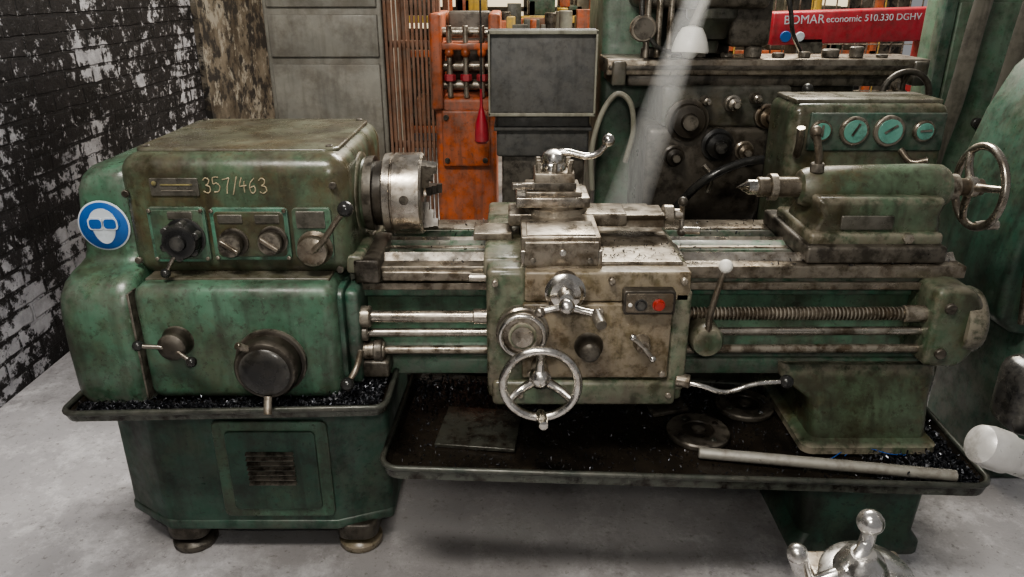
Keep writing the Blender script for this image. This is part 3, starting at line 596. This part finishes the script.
for x in (-.27,-.2,-.13):
    cyl('adjuster',(x,3.36,1.15),(x,3.36,1.45),.012,'steel_dirty',g); ball('adjuster_knob',(x,3.35,1.34),.02,'orange',g); cyl('adjuster_nut',(x,3.36,1.22),(x,3.36,1.25),.025,'redpaint',g,seg=6)
box('dark_back',-.29,-.10,3.6,3.75,1.15,1.5,'dark',g,bev=.01)
box('upper_beam',-.35,-.05,3.34,3.5,1.35,1.38,'orange',g,bev=.008)
g=group('red_pendant_switch'); tube('cable',[(-.125,3.1,1.75),(-.123,3.1,1.4),(-.125,3.1,1.2)],.004,'black',g,seg=8)
rev('pendant_body',(-.125,3.1,1.00),(0,0,1),[(0,.02),(.01,.03),(.08,.026),(.13,.012),(.15,.006),(.22,.005)],'redpaint',g)
g=group('machine_control_cabinet')
box('upper_box',-.085,.31,2.85,3.2,1.15,1.452,'panel',g,bev=.008,rot=(-.06,0,0))
for a in ((-.088,.313,1.443,1.458),(-.088,.313,1.150,1.163)): box('front_frame_h',a[0],a[1],2.838,2.862,a[2],a[3],'frame',g,bev=.002)
for a in ((-.088,-.080),(.305,.313)): box('front_frame_v',a[0],a[1],2.838,2.862,1.152,1.456,'frame',g,bev=.002)
box('neck',-.06,.30,2.92,3.2,.98,1.15,'panel',g,bev=.01); box('ledge',-.07,.31,2.9,3.2,1.085,1.10,'panel',g,bev=.004)
box('lower_body',-.04,.29,2.95,3.3,0,.99,'dark',g,bev=.01)
g=group('milling_machine')
box('column',.36,.80,3.15,3.7,0,1.75,'palegreen',g,bev=.03)
box('column_way',.60,.85,3.05,3.2,.3,1.6,'dark',g,bev=.01)
box('table',.34,1.50,2.78,3.02,1.305,1.362,'steel_dirty',g,bev=.006)
box('table_slot',.35,1.49,2.773,2.79,1.325,1.340,'dark',g,bev=.002)
box('table_lower',.42,1.42,2.80,3.0,1.265,1.308,'dark',g,bev=.008)
for x in (.36,1.44): box('table_end_bracket',x,x+.05,2.765,3.03,1.27,1.355,'mill',g,bev=.008)
for i in range(10): cyl(f'table_part_{i+1}',(.5+i*.095,2.85,1.362),(.5+i*.095,2.85,1.372+.03*random.random()),.02+.012*random.random(),'dark',g)
box('saddle',.55,1.02,2.78,3.1,1.12,1.27,'mill',g,bev=.015)
prism('knee',[(2.76,1.12),(3.2,1.14),(3.2,.55),(2.95,.55),(2.77,.8)],'x',.50,.95,'dark',g,bev=.02)
box('rear_gearbox',.95,1.30,2.9,3.2,0,1.27,'dark',g,bev=.02)
box('base',.35,1.1,2.7,3.7,0,.14,'mill',g,bev=.02)
cyl('knee_screw',(.72,2.92,.1),(.72,2.92,.7),.035,'steel_dirty',g)
for i,(x,z,r) in enumerate(((.93,1.165,.045),(.76,1.06,.06),(.64,1.15,.078),(.86,1.04,.035),(.80,1.21,.03),(.60,1.02,.04),(.88,1.23,.02),(.70,1.22,.018))):
    rev(f'knee_dial_{i+1}',(x,2.77,z),(0,-1,0),[(0,r),(.02,r),(.025,r*.8),(.05,r*.75),(.055,r*.4),(.08,r*.35),(.081,0)],('steel_dirty','black','dark','steel_dirty','steel','dark','steel','steel')[i],g)
tube('knee_lever',[(.93,2.69,1.165),(.98,2.68,1.20),(1.03,2.68,1.26)],.008,'steel',g); ball('knee_lever_ball',(1.035,2.68,1.27),.02,'black',g)
tube('knee_lever_2',[(.70,2.69,1.0),(.73,2.68,.96),(.72,2.68,.90)],.010,'steel',g)
tube('coolant_hose',[(.60,2.74,.8),(.70,2.66,.95),(.85,2.66,1.02),(.97,2.68,1.0),(1.0,2.74,.85)],.016,'black',g)
tube('coolant_pipe',[(.30,2.72,.90),(.29,2.7,1.05),(.32,2.7,1.18),(.37,2.7,1.25),(.42,2.7,1.22),(.44,2.72,1.12),(.42,2.74,1.0)],.010,'frame',g)
box('overarm',.46,.90,2.75,3.6,1.53,1.85,'dark',g,bev=.03)
rev('spindle_head',(.72,2.86,1.38),(0,0,1),[(0,.03),(.04,.035),(.05,.06),(.10,.07),(.12,.09),(.25,.10)],'mill',g)
box('head_block',.78,.93,2.82,3.1,1.40,1.75,'dark',g,bev=.02)
for i in range(3): cyl(f'head_rod_{i+1}',(.47+i*.04,2.74,1.37),(.47+i*.04,2.74,1.62),.011,'steel_dirty',g)
cyl('head_dial',(.45,2.72,1.47),(.45,2.69,1.47),.045,'steel_dirty',g); cyl('head_dial_face',(.45,2.69,1.47),(.45,2.685,1.47),.035,'dark',g)
tube('head_cable_1',[(.50,2.72,1.75),(.44,2.7,1.55),(.49,2.7,1.42),(.60,2.74,1.38)],.008,'black',g,seg=8)
tube('head_cable_2',[(.88,2.78,1.75),(.96,2.76,1.55),(1.0,2.8,1.45),(1.08,2.9,1.37)],.008,'black',g,seg=8)
wheel('table_handwheel',(1.40,2.72,1.24),(0,-1,0),.085,.011,'dark',g,spokes=3)
cyl('table_handwheel_shaft',(1.4,2.75,1.24),(1.4,2.82,1.29),.02,'steel_dirty',g)
g=group('work_lamp')
rev('lamp_shade',(.60,2.63,1.395),(.05,.1,1),[(0,.060),(.008,.062),(.035,.056),(.06,.046),(.08,.034),(.09,.0)],'white',g)
tube('lamp_arm',[(.605,2.645,1.475),(.65,2.65,1.58),(.74,2.70,1.75)],.016,'strap',g)
ball('bulb',(.60,2.63,1.405),.03,'white',g)
g=group('rear_lathe_headstock')
box('head_casting',.885,1.385,2.38,2.62,.80,1.262,'green_dirty',g,bev=.035,seg=5)
box('head_lid',.90,1.37,2.41,2.60,1.255,1.272,'top',g,bev=.006)
box('head_front_panel',.94,1.37,2.372,2.39,1.115,1.235,'green_dark',g,bev=.006)
for i,x in enumerate((.975,1.08,1.19,1.30)):
    r=(.034,.046,.049,.034)[i]
    cyl(f'dial_bezel_{i+1}',(x,2.376,1.18),(x,2.358,1.18),r,'steel_dirty',g,seg=36); cyl(f'dial_face_{i+1}',(x,2.36,1.18),(x,2.354,1.18),r*.78,'glass',g,seg=36)
    box(f'dial_pointer_{i+1}',x-.003,x+.003,2.350,2.355,1.165,1.18+r*.6,'dark',g,bev=0,rot=(0,.5*i,0))
tube('shift_lever_1',[(.91,2.37,1.10),(.90,2.33,1.15),(.89,2.31,1.20)],.012,'steel_dirty',g); tube('shift_lever_2',[(1.24,2.37,1.12),(1.26,2.33,1.09),(1.30,2.31,1.10)],.010,'steel_dirty',g)
box('head_base',.885,1.38,2.40,2.60,0,.83,'dark',g,bev=.02)
g=group('red_bandsaw')
box('saw_beam',1.45,2.7,4.4,4.6,1.315,1.49,'redpaint',g,bev=.012,rot=(0,-.03,0))
text('beam_text','economic 510.330 DGHV',(1.745,4.394,1.42),.050,'signwhite',g,rot=(math.pi/2,-.03,0))
text('beam_text_2','BOMAR',(1.51,4.394,1.41),.066,'signwhite',g,rot=(math.pi/2,-.03,0))
cyl('beam_sticker_1',(1.53,4.40,1.345),(1.53,4.385,1.345),.030,'blue',g); cyl('beam_sticker_2',(1.61,4.40,1.345),(1.61,4.385,1.345),.026,'signwhite',g)
box('saw_leg',1.60,1.75,4.4,4.6,0,1.34,'dark',g,bev=.01); box('saw_leg_2',2.35,2.55,4.4,4.6,0,1.33,'redpaint',g,bev=.01)
box('saw_bed',1.5,2.6,4.2,4.7,.8,.9,'dark',g,bev=.01)
g=group('mesh_guard_fence')
for i in range(26): tube(f'wire_v_{i+1}',[(1.0+i*.08,5.2,.2),(1.0+i*.08,5.2,1.9)],.005,'yellow' if i%6==0 else 'steel_dirty',g,seg=6,smooth=False)
for i in range(16): tube(f'wire_h_{i+1}',[(1.0,5.2,.25+i*.1),(3.0,5.2,.25+i*.1)],.004,'steel_dirty',g,seg=6,smooth=False)
for x in (1.0,2.0,3.0): box('guard_post',x-.02,x+.02,5.19,5.23,0,1.95,'yellow',g,bev=.003)
g=group('green_electrical_cabinet')
box('cabinet_body',1.65,2.7,3.02,3.18,0,1.60,'palegreen',g,bev=.015)
box('cabinet_door',1.69,2.1,3.005,3.03,.12,1.55,'palegreen',g,bev=.008); box('cabinet_door_r',2.12,2.66,3.005,3.03,.12,1.55,'palegreen',g,bev=.008)
box('cabinet_side_trim',1.635,1.68,3.0,3.06,0,1.62,'green_dark',g,bev=.004)
cyl('door_lock',(1.85,3.01,1.1),(1.85,2.985,1.1),.02,'black',g)
g=group('lifting_straps')
tube('strap_1',[(1.75,2.93,1.70),(1.72,2.92,1.50),(1.70,2.92,1.2),(1.66,2.92,.9),(1.68,2.92,.5),(1.70,2.92,.01)],.036,'strap',g,flat=.2,up=(1,0,0))
tube('strap_2',[(1.93,2.93,1.70),(1.90,2.92,1.5),(1.88,2.92,1.25),(1.84,2.92,.9),(1.86,2.92,.5),(1.86,2.92,.01)],.036,'strap',g,flat=.2,up=(1,0,0))
box('strap_hook',1.66,2.02,2.90,2.95,1.69,1.72,'dark',g,bev=.004)
g=group('green_grinding_machine')
pts=[(1.57,1.02),(1.545,.90),(1.53,.75),(1.54,.62),(1.60,.57),(2.25,.57),(2.25,1.42),(1.74,1.42),(1.68,1.36),(1.62,1.22)]
prism('body_casting',pts,'y',2.15,2.6,'green_dark',g,bev=.02,seg=4)
box('body_base',1.66,2.25,2.17,2.6,0,.58,'green_dark',g,bev=.02)
tube('body_pipe',[(1.60,2.13,.62),(1.575,2.13,.85),(1.61,2.13,1.1),(1.69,2.13,1.33)],.010,'steel_dirty',g)
# foreground machine
g=group('foreground_lathe')
rev('cross_dial',(.665,1.09,.535),(-.1,-.15,1),[(0,.085),(.05,.085),(.055,.08),(.062,.06),(.07,.035)],'bright',g,seg=64)
rev('dial_band',(.667,1.092,.525),(-.1,-.15,1),[(0,.088),(.03,.088)],'steel',g,seg=64)
rev('crank_hub',(.640,1.075,.595),(-.1,-.15,1),[(0,.045),(.02,.048),(.045,.038),(.06,.022)],'bright',g)
tube('crank_arm',[(.605,1.06,.620),(.63,1.07,.645),(.645,1.085,.66),(.650,1.09,.685)],.016,'bright',g,r2=.013)
ball('crank_ball',(.651,1.095,.700),.024,'bright',g)
tube('crank_grip',[(.550,1.07,.575),(.530,1.065,.61),(.512,1.06,.655)],.013,'bright',g,r2=.018); ball('crank_grip_tip',(.511,1.06,.660),.0185,'bright',g)
tube('crank_grip_link',[(.550,1.07,.578),(.59,1.07,.60),(.63,1.075,.61)],.013,'bright',g)
box('tool_slide',.59,.79,.98,1.22,.40,.53,'steel_dirty',g,bev=.01)
box('pedestal',.62,.80,1.0,1.20,0,.41,'green_dark',g,bev=.02)
box('pedestal_arm',.75,1.15,1.0,1.2,.05,.15,'green_dark',g,bev=.02)
box('rear_post',1.10,1.25,1.0,1.25,0,1.0,'green_dark',g,bev=.02)
rev('feed_handle',(.805,1.10,.868),(.93,.05,-.38),[(0,0),(.002,.022),(.010,.034),(.03,.038),(.06,.038),(.065,.033),(.12,.033),(.34,.032)],'pipe',g)
box('handle_bracket',.90,1.12,1.14,1.24,.84,.98,'black',g,bev=.03)
g=group('storage_rack')
for x in (-1.9,-.6,.7,2.0,3.3): box('upright',x,x+.06,7.2,7.26,0,2.6,'orange',g,bev=.003)
for z in (.3,1.0,1.30,1.75,2.2): box('beam',-1.9,3.36,7.2,7.28,z,z+.06,'orange' if z!=1.30 else 'yellow',g,bev=.003)
for i in range(90):
    x=random.uniform(-1.8,3.1); z=random.choice((.36,1.06,1.36,1.36,1.81)); w=random.uniform(.06,.28); h=random.uniform(.06,.32)
    box(f'stored_crate_{i}',x,x+w,7.3,7.7,z,z+h,random.choice(('grey','wood','dark','mill','yellow','frame','green_dark','orange','black')),g,bev=.01)
g=group('workbench_clutter')
box('bench_top',-.4,1.0,5.6,6.2,.95,1.0,'wood',g,bev=.005)
for x in (-.35,.9): box('bench_leg',x,x+.06,5.65,6.15,0,.95,'dark',g,bev=.003)
for i in range(44):
    x=random.uniform(-.38,.9); y=random.uniform(5.65,6.0); h=random.uniform(.25,.52)
    if i%2: cyl(f'bench_part_{i}',(x,y,1.0),(x,y,1.0+h),random.uniform(.015,.06),random.choice(('steel','dark','yellow','frame','orange')),g)
    else: box(f'bench_box_{i}',x,x+random.uniform(.05,.2),y,y+.1,1.0,1.0+h,random.choice(('grey','dark','orange','mill','wood')),g,bev=.005)
g=group('wooden_pallet')
for i in range(6): box(f'deck_board_{i+1}',-.62,-.12,2.75+i*.085,2.82+i*.085,.10,.122,'frame',g,bev=.003)
for x in (-.61,-.40,-.20): box('bearer',x,x+.08,2.75,3.25,0,.10,'frame',g,bev=.003)

# ================================================================ LIGHT
w=bpy.data.worlds.new('world'); bpy.context.scene.world=w; w.use_nodes=True
w.node_tree.nodes['Background'].inputs[0].default_value=(.92,.92,.94,1); w.node_tree.nodes['Background'].inputs[1].default_value=.25
def area(name,loc,tgt,size,power,col):
    l=bpy.data.lights.new(name,'AREA'); l.shape='RECTANGLE'; l.size=size[0]; l.size_y=size[1]; l.energy=power; l.color=col
    o=bpy.data.objects.new(name,l); o.location=loc; o.rotation_euler=(V(tgt)-V(loc)).to_track_quat('-Z','Y').to_euler(); COL.objects.link(o)
area('skylight_lamp',(.9,4.2,3.6),(.2,1.6,.6),(1.8,.7),175,(1,.96,.88))
area('ceiling_lamp',(-.7,.3,3.4),(-.1,1.9,.5),(1.2,.35),82,(1,.95,.87))
area('hall_lamp',(1.5,6.0,3.5),(1.2,5.5,0),(2,1.5),140,(1,.88,.7))
l=bpy.data.lights.new('camera_fill','AREA'); l.size=.12; l.energy=11; l.color=(1,.95,.87)
o=bpy.data.objects.new('camera_fill',l); o.location=(0.03,-.02,1.72); o.rotation_euler=(math.radians(68),0,0); COL.objects.link(o)  # added fill light beside the camera to brighten the lathe front
# light streak made from an added spotlight and a beam-shaped scatter volume
src=V((.89,2.70,2.55)); dst=V((.335,2.19,.935))
l=bpy.data.lights.new('streak_spot','SPOT'); l.energy=1700; l.spot_size=math.radians(4.4); l.spot_blend=.6; l.shadow_soft_size=.01; l.color=(1,.97,.88)  # added spotlight, shines only down the streak
o=bpy.data.objects.new('streak_spot',l); o.location=src; o.rotation_euler=(dst-src).to_track_quat('-Z','Y').to_euler(); COL.objects.link(o)
m=bpy.data.materials.new('streak_haze'); m.use_nodes=True; t=m.node_tree; t.nodes.clear()
vs=t.nodes.new('ShaderNodeVolumeScatter'); vs.inputs['Color'].default_value=(1,1,1,1); vs.inputs['Density'].default_value=1.3; vs.inputs['Anisotropy'].default_value=.1
oo=t.nodes.new('ShaderNodeOutputMaterial'); t.links.new(vs.outputs[0],oo.inputs['Volume'])
M['streak_haze']=m
LL=(dst-src).length
rev('streak_haze_cone',src,dst-src,[(.25,.011),(LL-.02,.072)],'streak_haze',None,seg=32)  # haze shaped as the streak itself, not dust filling the room
try: bpy.context.scene.view_settings.look='AgX - Medium High Contrast'
except Exception: pass
cam=bpy.data.cameras.new('camera'); cam.sensor_width=36; cam.lens=36*745/1024; cam.clip_start=.05
c=bpy.data.objects.new('camera',cam); c.location=(0,0,1.6); c.rotation_euler=(math.radians(90-22),0,0); COL.objects.link(c)
bpy.context.scene.camera=c
